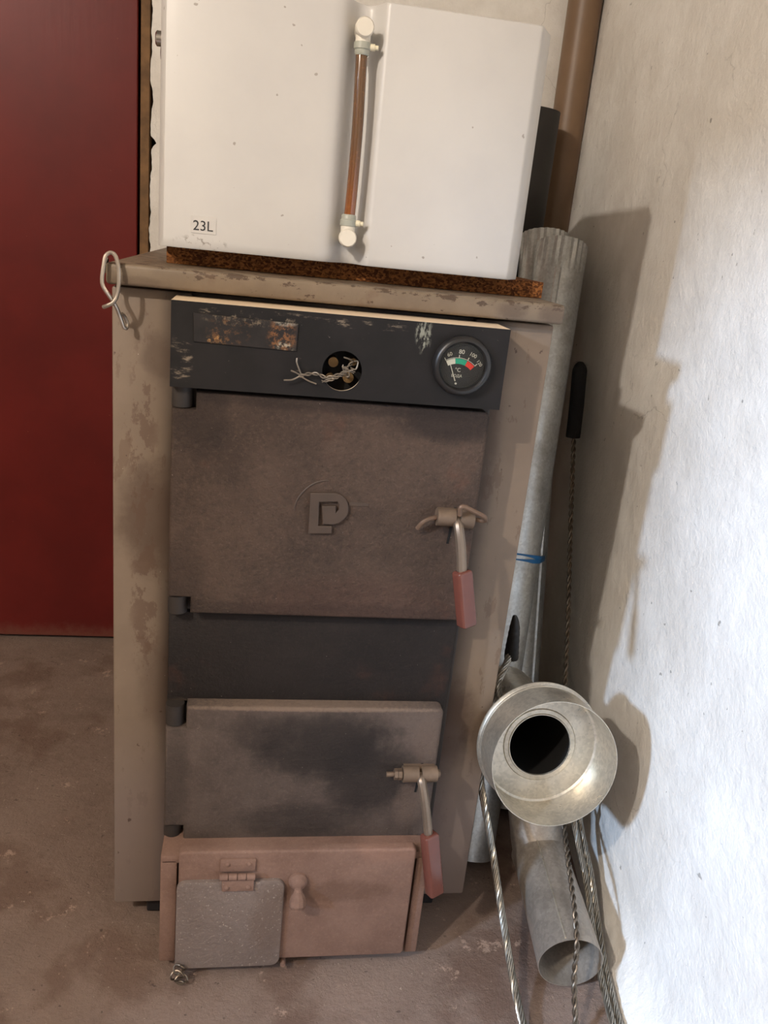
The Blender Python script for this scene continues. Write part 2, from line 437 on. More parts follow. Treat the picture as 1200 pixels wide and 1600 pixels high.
def rrect(x0, x1, z0, z1, r, n=5, corners=(1,1,1,1)):
    """corner order: lower left, lower right, upper right, upper left"""
    out = []
    for (cx, cz, a0, on, px, pz) in ((x0+r, z0+r, PI, corners[0], x0, z0), (x1-r, z0+r, 1.5*PI, corners[1], x1, z0),
                                     (x1-r, z1-r, 0, corners[2], x1, z1), (x0+r, z1-r, .5*PI, corners[3], x0, z1)):
        if not on: out.append((px, pz)); continue
        for k in range(n+1):
            a = a0 + .5*PI*k/n; out.append((cx+r*math.cos(a), cz+r*math.sin(a)))
    return out

def text_bm(body, size, cx, cz, y, rot=0.0, depth=.0002, bold=0.0):
    cu = bpy.data.curves.new('lettering', 'FONT'); cu.body = body; cu.size = size; cu.align_x = 'CENTER'; cu.align_y = 'CENTER'
    cu.extrude = depth; cu.resolution_u = 4; cu.offset = bold
    o = bpy.data.objects.new('lettering', cu); C.objects.link(o)
    dg = bpy.context.evaluated_depsgraph_get(); dg.update()
    me = bpy.data.meshes.new_from_object(o.evaluated_get(dg))
    bm = B(); bm.from_mesh(me)
    bpy.data.objects.remove(o); bpy.data.curves.remove(cu); bpy.data.meshes.remove(me)
    bmesh.ops.transform(bm, matrix=Matrix.Translation((cx, y, cz)) @ Matrix.Rotation(-rot, 4, 'Y') @ Matrix.Rotation(PI/2, 4, 'X'), verts=bm.verts[:])
    return bm
def merge(a, b):
    me = bpy.data.meshes.new('tmp'); b.to_mesh(me); b.free(); a.from_mesh(me); bpy.data.meshes.remove(me)

# ------------------------------------------------------------------ the room
def wx(y): return .708 + .07*(y+.2)          # right wall, slightly out of square
bm = B()
NX, NY = 150, 130
X0, X1, Y0, Y1 = -1.42, 1.0, -2.3, .95
gv = []
for j in range(NY+1):
    row = []
    for i in range(NX+1):
        x = X0+(X1-X0)*i/NX; y = Y0+(Y1-Y0)*j/NY
        z = -.004 + .006*(noise.noise(V((x*3, y*3, 0)))-.3) * .6
        row.append(bm.verts.new((x, y, min(z, 0))))
    gv.append(row)
for j in range(NY):
    for i in range(NX): bm.faces.new((gv[j][i], gv[j][i+1], gv[j+1][i+1], gv[j+1][i]))
struct(obj('floor', bm, MT['floor'], smooth=True))

bm = B()                                       # right wall: hand-plastered, foot of the wall flares out, a trowel ridge runs down it
ys = [-2.3+.12*i for i in range(13)] + [-.74+.0135*i for i in range(1, 126)]
zs = [-.02+.011*i for i in range(30)] + [.31+.02*i for i in range(1, 60)] + [1.7, 1.9, 2.2]
gv = []
for y in ys:
    row = []
    for z in zs:
        x = wx(y)
        n1 = noise.noise(V((y*5, z*5, 3.1))); n2 = noise.noise(V((y*14, z*14, 8.2)))
        x += .0035*n1 + .0013*n2
        fl = max(0, 1-z/.085); x -= .034*fl*fl*max(0, min(1, (.25-y)/.4))
        zr = .12 - (.05-y)*.48                 # the ridge
        if -.35 < y < .3: x -= .0035*math.exp(-((z-zr)/.010)**2) - .003*math.exp(-((z-zr+.014)/.008)**2)
        row.append(bm.verts.new((x, y, z)))
    gv.append(row)
for a, b in zip(gv, gv[1:]):
    for k in range(len(zs)-1): bm.faces.new((a[k], a[k+1], b[k+1], b[k]))
# solid thickness behind
bx = [[bm.verts.new((1.02, y, z)) for z in (zs[0], zs[-1])] for y in (ys[0], ys[-1])]
bm.faces.new((bx[0][0], bx[0][1], bx[1][1], bx[1][0]))
wr = struct(obj('wall_right', bm, MT['plaster'], smooth=True, angle=80))

# back wall with the doorway cut at the left, broken plaster edge along the frame
BY = .84
bm = B()
edge = []
z = 0.0
while z < 2.2:
    edge.append((-.062 + .006*noise.noise(V((z*18, 0, 5))) + .004*noise.noise(V((z*60, 0, 1))) + (.012*math.exp(-((z-1.07)/.008)**2)), z)); z += .006
poly = edge + [(-.06, 2.2), (1.0, 2.2), (1.0, 0)]
add_prism(bm, poly, BY-.012, BY+.09)
struct(obj('wall_back', bm, MT['plaster']))
bm = B(); add_box(bm, -1.42, -.985, BY-.012, BY+.09, 0, 2.2); add_box(bm, -.985, -.06, BY-.011, BY+.09, 2.05, 2.2)
struct(obj('wall_back', bm, MT['plaster']))
# dark red door leaf in its frame
bm = B(); add_box(bm, -.93, -.088, BY-.006, BY+.034, .004, 2.0, .002)
d1 = struct(obj('door_1', bm, MT['red']))
bm = B(); add_cyl(bm, (-.86, BY-.006, 1.0), (-.86, BY-.05, 1.0), .009); add_tube(bm, spline([(-.86, BY-.045, 1.0), (-.82, BY-.05, 1.0), (-.76, BY-.05, .995)]), .008)
obj('handle', bm, MT['chrome'], d1, smooth=True)
bm = B(); add_box(bm, -.0835, -.0665, BY-.002, BY+.08, 0, 2.03, .0015); add_box(bm, -.98, -.934, BY-.002, BY+.08, 0, 2.03, .0015); add_box(bm, -.934, -.0835, BY-.002, BY+.08, 2.004, 2.03, .0015)
struct(obj('trim_1', bm, MT['jamb']))
bm = B(); add_box(bm, -.10, -.05, BY+.05, BY+.09, 0, 2.05)
struct(obj('trim_2', bm, MT['gap']))

# left wall with the window the daylight comes through, rear wall, ceiling
WY0, WY1, WZ0, WZ1 = -1.85, -1.085, .62, 1.57
bm = B()
for a in ((-2.3, WY0, 0, 2.2), (WY1, BY+.09, 0, 2.2), (WY0, WY1, 0, WZ0), (WY0, WY1, WZ1, 2.2)): add_box(bm, -1.5, -1.42, *a)
struct(obj('wall_left', bm, MT['oldwall']))
bm = B(); add_box(bm, -1.5, 1.02, -2.38, -2.3, 0, 2.2); struct(obj('wall_front', bm, MT['oldwall']))
bm = B(); add_box(bm, -1.5, 1.02, -2.38, .93, 2.2, 2.25); struct(obj('ceiling', bm, MT['oldwall']))

# ------------------------------------------------------------------ the boiler
boiler = thing('solid_fuel_boiler', 'old taupe solid-fuel boiler with two sooty cast doors standing on the floor', 'boiler', (.25, .3, 0))
W, H = .5, .864
bm = B()
# side and front jacket: sheet box with the front flanges either side of the cast front
add_box(bm, .004, .4890, .012, .585, .03, H, .002)
add_box(bm, 0, .085, 0, .03, .03, H, .003); add_box(bm, .405, W, 0, .03, .03, H, .003)
obj('jacket', bm, MT['jacket'], boiler, smooth=True)
bm = B(); add_box(bm, -.003, .503, -.02, .60, .8668, .889, .004, 3)
obj('lid', bm, MT['lid'], boiler, smooth=True)
bm = B()
for x0 in (.042, .40):
    for y0 in (.012, .5): add_box(bm, x0, x0+.055, y0, y0+.06, 0, .0305, .002)
fm = bm
b0 = B(); add_box(b0, .042, .46, .014, .05, 0, .0305, .002); fm.free()
obj('base_rail', b0, MT['foot'], boiler)
b0 = B(); add_box(b0, .042, .46, .50, .55, 0, .0305, .002); obj('base_rail', b0, MT['foot'], boiler)
# dark body behind the doors
bm = B(); add_box(bm, .075, .432, -.018, .02, .03, .80, .003)
obj('cast_body', bm, MT['castdark'], boiler)

# control panel: front plate with a round hole, hollow behind
cp_b = B()
def plate_hole(bm, x0, x1, z0, z1, yf, yb, cx, cz, r, N=64):
    angs = sorted([2*PI*i/N for i in range(N)] + [math.atan2(z-cz, x-cx) % (2*PI) for x in (x0, x1) for z in (z0, z1)])
    rim = []
    for a in angs:
        c, s = math.cos(a), math.sin(a)
        t = min(((x1-cx)/c if c > 1e-9 else (x0-cx)/c if c < -1e-9 else 9), ((z1-cz)/s if s > 1e-9 else (z0-cz)/s if s < -1e-9 else 9))
        rim.append((cx+c*t, cz+s*t, cx+c*r, cz+s*r))
    def mk(y): return [bm.verts.new((a, y, b)) for a, b, _, _ in rim], [bm.verts.new((c, y, d)) for _, _, c, d in rim]
    of, inf = mk(yf); ob, inb = mk(yb); n = len(rim)
    for i in range(n):
        j = (i+1) % n
        bm.faces.new((of[i], of[j], inf[j], inf[i])); bm.faces.new((ob[j], ob[i], inb[i], inb[j]))
        bm.faces.new((of[j], of[i], ob[i], ob[j])); bm.faces.new((inf[i], inf[j], inb[j], inb[i]))
plate_hole(cp_b, .0685, .4295, .7712, .8605, -.061, -.0585, .249, .8013, .0215)
add_box(cp_b, .0685, .4295, -.0586, .0, .858, .8605); add_box(cp_b, .0685, .4295, -.0586, 0, .7712, .7735)
add_box(cp_b, .0685, .0705, -.0586, 0, .7735, .858); add_box(cp_b, .4275, .4295, -.0586, 0, .7735, .858)
panel = obj('control_panel', cp_b, MT['panel'], boiler)
bm = B(); add_prism(bm, [(.0911,.8495), (.1990,.8470), (.1985,.8185), (.1560,.8190), (.0920,.8200)], -.0628, -.0608, .0006)
obj('label_plate', bm, MT['tin'], panel)
bm = B(); add_cyl(bm, (.249, -.03, .8013), (.249, 0, .8013), .028); obj('socket_back', bm, MT['soot_or_shade'], panel)
bm = B()
add_cyl(bm, (.240, -.03, .808), (.240, -.047, .808), .0055, n=14); add_box(bm, .236, .244, -.0475, -.046, .8072, .8088)
add_cyl(bm, (.258, -.03, .792), (.258, -.045, .792), .006, n=14); add_cyl(bm, (.262, -.03, .810), (.262, -.048, .810), .004, n=12); add_cyl(bm, (.238, -.03, .790), (.238, -.04, .790), .005, n=12)
obj('terminal_screw', bm, MT['brass'], panel, smooth=True)
bm = B()
wp = spline([(.262,-.050,.811), (.256,-.056,.806), (.252,-.062,.801), (.243,-.066,.797), (.232,-.067,.794), (.222,-.066,.797), (.212,-.066,.796), (.203,-.0655,.793)])
add_rope(bm, wp, .0022, 2, .016, .002, .8)
wp2 = spline([(.258,-.046,.792), (.254,-.056,.798), (.248,-.064,.797), (.238,-.066,.792), (.228,-.064,.789)])
add_rope(bm, wp2, .0018, 2, .012, .002, .8)
for q in ([(.205,-.066,.794), (.196,-.067,.789), (.187,-.068,.788)], [(.205,-.066,.794), (.199,-.068,.797), (.194,-.070,.799)], [(.206,-.066,.793), (.200,-.066,.806), (.1995,-.065,.812)], [(.205,-.066,.793), (.213,-.066,.789), (.222,-.065,.786)],
          [(.262,-.050,.811), (.256,-.055,.814), (.250,-.056,.8155)], [(.262,-.050,.811), (.266,-.056,.812), (.264,-.058,.804), (.258,-.058,.805)]):
    add_tube(bm, spline(q, 5), .0009, 6)
for k in range(5):
    a = random.uniform(0, 6); q = V((.256, -.06, .803)); r = lambda: V((random.uniform(-.008,.008), random.uniform(-.004,.002), random.uniform(-.008,.008)))
    add_tube(bm, spline([q+r(), q+r(), q+r()], 6), .0007, 6)
obj('twisted_wire', bm, MT['wire'], panel, smooth=True)

# thermometer
GX, GZ, GY = .379, .8178, -.061
bm = B()
add_lathe(bm, (GX, GY+.001, GZ), (0,-1,0), [(0,.0325), (.006,.0328), (.0095,.0315), (.0115,.0292), (.0118,.0270), (.0105,.0258), (.0085,.0250), (.004,.0245), (.004,.010), (0,.010)], 64, True)
th = obj('thermometer', bm, MT['bezel'], boiler, smooth=True)
bm = B(); add_cyl(bm, (GX, GY-.002, GZ), (GX, GY-.0040, GZ), .0248, n=48); obj('dial', bm, MT['dial'], th)
yd = GY-.0042
PX, PZ, KS = GX-.0047, GZ-.0197, 1.0
def arc(a0, a1, r0, r1, y=yd, n=12):
    bm = B(); pts = []
    for k in range(n+1): a = math.radians(a0+(a1-a0)*k/n); pts.append((PX+r1*math.cos(a), PZ+r1*math.sin(a)))
    for k in range(n, -1, -1): a = math.radians(a0+(a1-a0)*k/n); pts.append((PX+r0*math.cos(a), PZ+r0*math.sin(a)))
    add_prism(bm, pts, y-.0003, y); return bm
obj('white_scale_band', arc(98, 120, .0215, .0272), MT['dwhite'], th)
obj('green_scale_band', arc(68.5, 97.6, .0215, .0272), MT['dgreen'], th)
obj('red_scale_band', arc(47, 68, .0215, .0272), MT['dred'], th)
bm = arc(47, 120, .0278, .0283)
for a in (47, 68.3, 89, 120): merge(bm, arc(a-.8, a+.8, .0278, .0312, n=2))
obj('scale_line', bm, MT['dwhite'], th)
def dial_text(s, size, dx, dz, rot):
    return text_bm(s, size, GX+dx, GZ+dz, yd-.0001, rot, .0001)
bm = dial_text('80', .0066, -.0020, .0148, -.03)
for a in (('100', .0058, .0110, .0122, -.40), ('120', .0052, .0190, .0042, -.85), ('60', .0058, -.0150, .0112, .40), ('°C', .0060, -.0040, -.0050, 0), ('ВОДА', .0042, -.0046, -.0115, 0)): merge(bm, dial_text(*a))
obj('dial_lettering', bm, MT['dwhite'], th)
bm = B()
na = math.radians(113); p0 = V((PX+.003*math.cos(na), 0, PZ+.003*math.sin(na))); p1 = V((PX+.0225*math.cos(na), 0, PZ+.0225*math.sin(na)))
add_tube(bm, [V((p0.x, yd-.0012, p0.z)), V((p1.x, yd-.0012, p1.z))], [.0006, .0004], 6); add_cyl(bm, (PX, yd, PZ), (PX, yd-.0015, PZ), .0011, n=14)
obj('needle', bm, MT['dwhite'], th)
bm = B(); add_lathe(bm, (GX, GY-.0082, GZ), (0,-1,0), [(0,0), (0,.0249), (.0006,.0249), (.0012,.012), (.0014,0)], 40)
obj('gauge_glass', bm, MT['glass'], th, smooth=True)

# middle cast plate between the doors
bm = B(); add_box(bm, .0695, .4225, -.036, -.014, .3675, .498, .003)
obj('middle_plate', bm, MT['mid'], boiler, smooth=True)

def door_prism(x0, x1, z0, z1, notch_t, notch_b, nx, r, y0=-.055, y1=-.030, bev=.004):
    bm = B()
    poly = [(x0, notch_b), (nx, notch_b), (nx, z0)] + rrect(x0, x1, z0, z1, r)[6:18] + [(nx, z1), (nx, notch_t), (x0, notch_t)]
    add_prism(bm, poly, y0, y1, bev, 3)
    return bm
updoor = obj('upper_door', door_prism(.0700, .4222, .5045, .7665, .7465, .5245, .0955, .008), MT['updoor'], boiler, smooth=True)
lowdoor = obj('lower_door', door_prism(.0700, .4165, .1815, .3795, .3485, .2030, .0945, .008), MT['lowdoor'], boiler, smooth=True)
for par, zz in ((updoor, ((.7475,.7705), (.5015,.5235))), (lowdoor, ((.3495,.3765), (.1825,.2020)))):
    for z0, z1 in zz:
        bm = B(); add_cyl(bm, (.0800, -.041, z0), (.0800, -.041, z1), .0112, n=28); add_box(bm, .078, .0945, -.036, -.03, z0, z1)
        obj('hinge_knuckle', bm, MT['castdark'], par, smooth=True)
# slits behind the levers
for par, (x, z0, z1, yy) in ((updoor, (.3925, .606, .652, -.0552)), (lowdoor, (.3935, .254, .299, -.0552))):
    bm = B(); add_prism(bm, [(x-.0025, z0), (x+.0005, z0), (x+.0045, z1), (x+.0015, z1)], yy-.0004, yy+.004); obj('lever_slot', bm, MT['soot_or_shade'], par)

# cast emblem of the upper door: an angular letter with a hook inside, and a faint arc round it
EY = -.0545
P = [(.2247,.6612), (.2542,.6625), (.2602,.6606), (.2653,.6563), (.2687,.6503), (.27,.6441), (.2693,.6374), (.2661,.6315), (.2611,.6268), (.2544,.6241), (.2418,.624), (.2389,.6461), (.2551,.647), (.2557,.6387), (.2586,.6425), (.2586,.6477), (.2565,.6519), (.2357,.6505), (.2368,.622), (.2525,.6222), (.2528,.613), (.2258,.6117)]
bm = B(); add_prism(bm, P, EY-.0046, EY+.001, .0011, 2)
obj('cast_emblem', bm, MT['emblem'], updoor)
bm = B(); add_tube(bm, spline([(x, EY-.0006, z) for x, z in ((.2085,.6380), (.2090,.6447), (.2122,.6540), (.2211,.6657), (.2302,.6723), (.2397,.6754), (.2450,.6755))]), .0010, 6)
obj('emblem_arc', bm, MT['emblem'], updoor, smooth=True)
bm = B(); add_prism(bm, [(.2694,.6520), (.2931,.6515), (.2931,.6471), (.2700,.6470)], EY-.0012, EY+.001, .0005, 1)
obj('emblem_bar', bm, MT['emblem'], updoor)

def grip_at(bm, c0, c1, w, t, rz, bev=.0035):
    """rounded bar from c0 (top) to c1 (bottom), width w, thickness t, turned rz about its own length"""
    c0, c1 = V(c0), V(c1); d = c1-c0; L = d.length; d.normalize()
    q = V((0,0,-1)).rotation_difference(d).to_matrix().to_4x4()
    add_box(bm, -w/2, w/2, -t/2, t/2, -L, 0, bev, 3, Matrix.Translation(c0) @ q @ Matrix.Rotation(rz, 4, 'Z'))
# upper latch
bm = B(); 
add_cyl(bm, (.372,-.065,.6425), (.3935,-.065,.6425), .0105, n=26); add_cyl(bm, (.3985,-.065,.6425), (.4155,-.065,.6420), .0115, n=26); add_box(bm, .374, .4145, -.065, -.052, .634, .651)
obj('latch_barrel', bm, MT['barrel'], updoor, smooth=True)
bm = B(); add_tube(bm, spline([(.3515,-.063,.626), (.3560,-.067,.635), (.3640,-.067,.640), (.376,-.065,.6425)]), .0028, 10)
add_tube(bm, spline([(.3955,-.078,.650), (.3945,-.082,.660), (.399,-.082,.6615), (.412,-.082,.656), (.424,-.081,.6505), (.4275,-.076,.6445), (.4235,-.070,.642), (.412,-.066,.6425)], 8), .0028, 10)
obj('bent_pin', bm, MT['rod'], updoor, smooth=True)
bm = B(); add_tube(bm, spline([(.3958,-.066,.646), (.3970,-.0765,.634), (.4010,-.0830,.612), (.4050,-.0885,.580)], 6), [.0022, .0026, .0036, .0048, .0056]+[.0060]*14, 10)
lv = obj('lever', bm, MT['lever'], updoor, smooth=True)
bm = B(); grip_at(bm, (.4045,-.0885,.5860), (.4175,-.096,.5185), .0205, .0170, math.radians(24)); obj('red_grip', bm, MT['grip'], updoor, smooth=True)
# lower latch
bm = B(); add_cyl(bm, (.3700,-.065,.2895), (.3905,-.065,.2895), .0105, n=26); add_cyl(bm, (.3945,-.065,.2895), (.4150,-.065,.2900), .0105, n=26); add_box(bm, .372, .413, -.065, -.052, .281, .298)
obj('latch_barrel', bm, MT['barrel'], lowdoor, smooth=True)
bm = B(); add_cyl(bm, (.3490,-.065,.2890), (.372,-.065,.2895), .0034, n=14); add_cyl(bm, (.3590,-.065,.2892), (.3635,-.065,.2892), .0074, n=6); add_cyl(bm, (.3640,-.065,.2892), (.3690,-.065,.2892), .0076, n=6)
obj('pivot_bolt', bm, MT['barrel'], lowdoor, smooth=True)
bm = B(); add_cyl(bm, (.4145,-.065,.29), (.4195,-.065,.29), .0070, .0045, n=18); obj('bolt_head', bm, MT['barrel'], lowdoor, smooth=True)
bm = B(); add_tube(bm, spline([(.3925,-.067,.2935), (.3945,-.0765,.283), (.4000,-.085,.258), (.4085,-.0925,.212)], 6), [.0022, .0026, .0036, .0048, .0056]+[.0060]*14, 10)
obj('lever', bm, MT['lever'], lowdoor, smooth=True)
bm = B(); grip_at(bm, (.4085,-.093,.2185), (.4240,-.104,.1310), .0215, .0175, math.radians(24)); obj('red_grip', bm, MT['grip'], lowdoor, smooth=True)

# ash door: frame, door plate, flap with hinge, knob
bm = B()
add_box(bm, .0700, .0905, -.0865, -.012, .0140, .1775, .002); add_box(bm, .3985, .4150, -.0865, -.012, .0140, .1775, .002); add_box(bm, .0700, .4150, -.0865, -.012, .1720, .1840, .0025)
add_box(bm, .0895, .3995, -.05, -.012, .0150, .1765); add_box(bm, .0900, .3985, -.0800, -.012, .0100, .0175, .001)
frame = obj('ash_door_frame', bm, MT['ash'], boiler, smooth=True)
bm = B(); add_prism(bm, rrect(.0930, .3945, .0200, .1965, .006, 4), -.0950, -.0830, .003, 3)
ash = obj('ash_door', bm, MT['ash'], boiler, smooth=True)
bm = B(); add_prism(bm, rrect(.0915, .2265, .0150, .1545, .012, 6, (0,1,1,1)), -.1010, -.0945, .002, 2)
obj('air_flap', bm, MT['flap'], ash, smooth=True)
bm = B(); add_box(bm, .1440, .1880, -.0985, -.0945, .1680, .1870, .001); add_box(bm, .1470, .1870, -.1045, -.1005, .1430, .1600, .001)
for k in range(4): add_cyl(bm, (.1440+.0112*k, -.1035, .1650), (.1544+.0112*k, -.1035, .1650), .0042, n=16)
for p in ((.1530,-.0985,.1800), (.1800,-.0985,.1800), (.1530,-.1045,.1490), (.1800,-.1045,.1495)):
    add_lathe(bm, p, (0,-1,0), [(0,.0034), (.0012,.0030), (.0020,.0016), (.0022,0)], 12)
obj('flap_hinge', bm, MT['ash'], ash, smooth=True)
bm = B()
add_lathe(bm, (.2435,-.0945,.1500), (0,-1,0), [(0,.0125), (.004,.0120), (.008,.0095), (.010,.0070), (.013,0)], 24)
kd = V((.02,-.55,-.84)).normalized()
add_lathe(bm, (.2435,-.1010,.1470), kd, [(0,.0062), (.005,.0050), (.008,.0060), (.011,.0085), (.018,.0112), (.025,.0108), (.028,.0085), (.029,0)], 12)
obj('knob', bm, MT['ash'], ash, smooth=True, angle=20)
bm = B()
for k, (q, rr) in enumerate((((.0985,-.1040,.0190), .0080), ((.0960,-.1060,.0100), .0085), ((.1010,-.1090,.0075), .0080))):
    add_tube(bm, [V((q[0]+rr*math.cos(a*PI/8), q[1]-.0025*math.sin(a*PI/4+k), max(.0016, q[2]+rr*.8*math.sin(a*PI/8)))) for a in range(17)], .0012, 6)
add_tube(bm, spline([(.0960,-.104,.022), (.1005,-.105,.026), (.1015,-.105,.018), (.0960,-.106,.012), (.0935,-.108,.006), (.0960,-.110,.0025), (.101,-.112,.002), (.107,-.110,.003)]), .0011, 6)
obj('wire_loop', bm, MT['ropedk'], ash, smooth=True)
bm = B(); add_cyl(bm, (.232,-.098,.012), (.232,-.085,.0125), .0035, n=12); obj('stop_pin', bm, MT['ash'], ash)

# ------------------------------------------------------------------ chipboard and tank on top
bm = B(); add_box(bm, .0490, .5040, .074, .42, .8890, .9085, .0008)
tag(obj('chipboard_strip', bm, MT['chip']), 'brown chipboard panel lying on the boiler lid under the white tank', 'board')

tank = thing('expansion_tank', 'white enamelled 23 litre water tank standing on the chipboard above the boiler', 'tank', (.25, .2, .9085))
Z0, Z1 = .9090, 1.1735
TB = .33
def groove(zt):
    # front outline of the tank, left to right, in x/y
    pts = [(.0415, TB), (.0415, .060), (.0440, .040), (.0500, .0300), (.0640, .0255)]
    pts += [(.130, .0250), (.215, .0250), (.226, .0262), (.233, .0300), (.239, .0370), (.2445, .0440), (.250, .0485), (.256, .0500), (.2610, .0490), (.2650, .0450), (.2690, .0370), (.2725, .0290), (.2752, .0258), (.2785, .0250)]
    pts += [(.36, .0250), (.4400, .0250), (.4440, .0268), (.4640, .0620), (.4645, .066), (.4645, TB)]
    return pts
bm = B(); o1 = groove(0)
zz = [Z0, Z0+.0015, Z0+.01, 1.0, 1.09, Z1-.006, Z1-.0012, Z1]
rows = [[bm.verts.new((x, y + (.0012 if k in (0, len(zz)-1) else 0), z)) for x, y in o1] for k, z in enumerate(zz)]
n = len(o1)
for a, b in zip(rows, rows[1:]):
    for i in range(n): bm.faces.new((a[i], a[(i+1) % n], b[(i+1) % n], b[i]))
bm.faces.new(rows[0][::-1]); bm.faces.new(rows[-1])
shell = obj('shell', bm, MT['white'], tank, smooth=True, angle=40)
bm = B(); add_box(bm, .0795, .1065, .0246, .0252, .9260, .9440); stk = obj('sticker', bm, MT['sticker'], tank)
obj('lettering', text_bm('23L', .0148, .0925, .9335, .0244, 0, .0001), MT['ink'], stk)
bm = B(); add_lathe(bm, (.0418,.10,1.123), (-1,0,0), [(0,.0115), (.003,.0115), (.004,.008), (.009,.008), (.0105,.006), (.011,0)], 24); add_lathe(bm, (.0418,.10,1.109), (-1,0,0), [(0,.008), (.004,.008), (.0048,.0065), (.005,0)], 20)
obj('side_fitting', bm, MT['chrome'], tank, smooth=True)
# sight hose with elbows and clamps
path = spline([(.2515,.026,.951), (.2522,.0235,.99), (.2524,.0225,1.05), (.2512,.0235,1.10), (.2505,.026,1.128)], 10)
bm = B(); add_tube(bm, path, .0062, 20); hose = obj('sight_hose', bm, MT['tube'], tank, smooth=True)
for zc, s in ((1.1455, -1), (.9370, 1)):
    bm = B()
    add_lathe(bm, (.2510,.048,zc), (0,-1,0), [(0,.0085), (.022,.0085), (.0245,.0098), (.0330,.0098), (.0350,.0085), (.0352,0)], 32)
    add_cyl(bm, (.2510,.0255,zc), (.2510,.0255,zc+s*.017), .0080, n=24)
    obj('elbow_fitting', bm, MT['fitting'], hose, smooth=True)
    bm = B(); add_lathe(bm, (.2510,.0255,zc+s*.0125), (0,0,s), [(0,.0082), (.0005,.0092), (.0065,.0092), (.0075,.0080), (.011,.0080), (.0125,.0070), (.0125,.0055), (0,.0055)], 32, True)
    obj('hose_clamp', bm, MT['clamp'], hose, smooth=True)
    bm = B(); add_cyl(bm, (.2590,.0235,zc+s*.0165), (.2640,.0225,zc+s*.0165), .0034, n=14); add_cyl(bm, (.2640,.0225,zc+s*.0165), (.2675,.0218,zc+s*.0165), .0024, n=14)
    obj('clamp_screw', bm, MT['screw'], hose, smooth=True)

# spring clip hung over the lid's front left corner
bm = B()
cl = spline([(-.0040,-.0270,.8435), (.0010,-.0300,.8460), (.0070,-.0300,.8500), (.0105,-.0285,.8580), (.0118,-.0275,.8720), (.0112,-.0265,.8860), (.0080,-.0245,.8960), (.0030,-.0225,.8990), (-.0020,-.0235,.8950), (-.0035,-.0255,.8860),
             (-.0050,-.0275,.8720), (-.0035,-.0280,.8640), (.0030,-.0260,.8540), (.0085,-.0225,.8440), (.0110,-.0190,.8360), (.0135,-.0170,.8280), (.0150,-.0150,.8230), (.0175,-.0130,.8220), (.0180,-.0110,.8270), (.0150,-.0120,.8340), (.0120,-.0150,.8370)], 8)
add_tube(bm, cl, .0021, 10)
add_lathe(bm, (-.0032,-.006,.8850), (-1,0,.1), [(0,.0075), (.0015,.0082), (.003,.0070), (.0036,0)], 20)
tag(obj('spring_clip', bm, MT['clip'], smooth=True), 'bent silver wire spring clip hanging on the front left corner of the boiler lid', 'clip')

# ------------------------------------------------------------------ pipes in the corner
def pipe(bm, p0, p1, r, t=.0007, crimp=0.0, n=96, seam=None, slices=6):
    """thin-walled sheet pipe; crimped (fluted) over the last `crimp` metres at p1"""
    p0, p1 = V(p0), V(p1); d = (p1-p0).normalized(); L = (p1-p0).length
    u = (V((1,0,0)) - d*d.x).normalized(); v = d.cross(u)
    st = [L*k/slices for k in range(slices)]
    if crimp: st = [s for s in st if s < L-crimp*1.15] + [L-crimp*1.1, L-crimp, L-crimp*.9, L-crimp*.5, L]
    else: st += [L]
    def ring(s, rr):
        out = []
        for i in range(n):
            a = 2*PI*i/n; q = rr
            if crimp and s > L-crimp: q = rr*.985 + rr*.022*math.cos(a*n/4)*min(1, (s-(L-crimp))/(crimp*.12))
            if crimp and abs(s-(L-crimp)) < 1e-6: q = rr*1.0
            if seam is not None:
                da = (a-seam+PI) % (2*PI) - PI
                if -.02 < da < .17 and s < L-crimp*.95: q += .0022
            out.append(bm.verts.new(p0+d*s+(u*math.cos(a)+v*math.sin(a))*q))
        return out
    R = [ring(s, r) for s in st] + [ring(s, r-t) for s in st[::-1]]
    for a, b in zip(R, R[1:]+R[:1]):
        for i in range(n):
            j = (i+1) % n; bm.faces.new((a[i], a[j], b[j], b[i]))
PA0, PA1 = V((.5365,.118,.002)), V((.671,.500,.957))
PB0, PB1 = V((.640,.245,.002)), V((.668,.592,.972))
bm = B(); pipe(bm, PA0, PA1, .0440, crimp=.055, seam=-1.95)
tag(obj('galvanised_pipe', bm, MT['galv'], smooth=True, angle=30), 'galvanised pipe with crimped top nearest the boiler side, leaning behind it', 'pipe', 'galvanised pipes tied with the blue strap')
bm = B(); pipe(bm, PB0, PB1, .0440, crimp=.055, seam=-1.05)
tag(obj('galvanised_pipe', bm, MT['galv'], smooth=True, angle=30), 'galvanised pipe behind the other one, nearer the wall, next to the chimney brush', 'pipe', 'galvanised pipes tied with the blue strap')
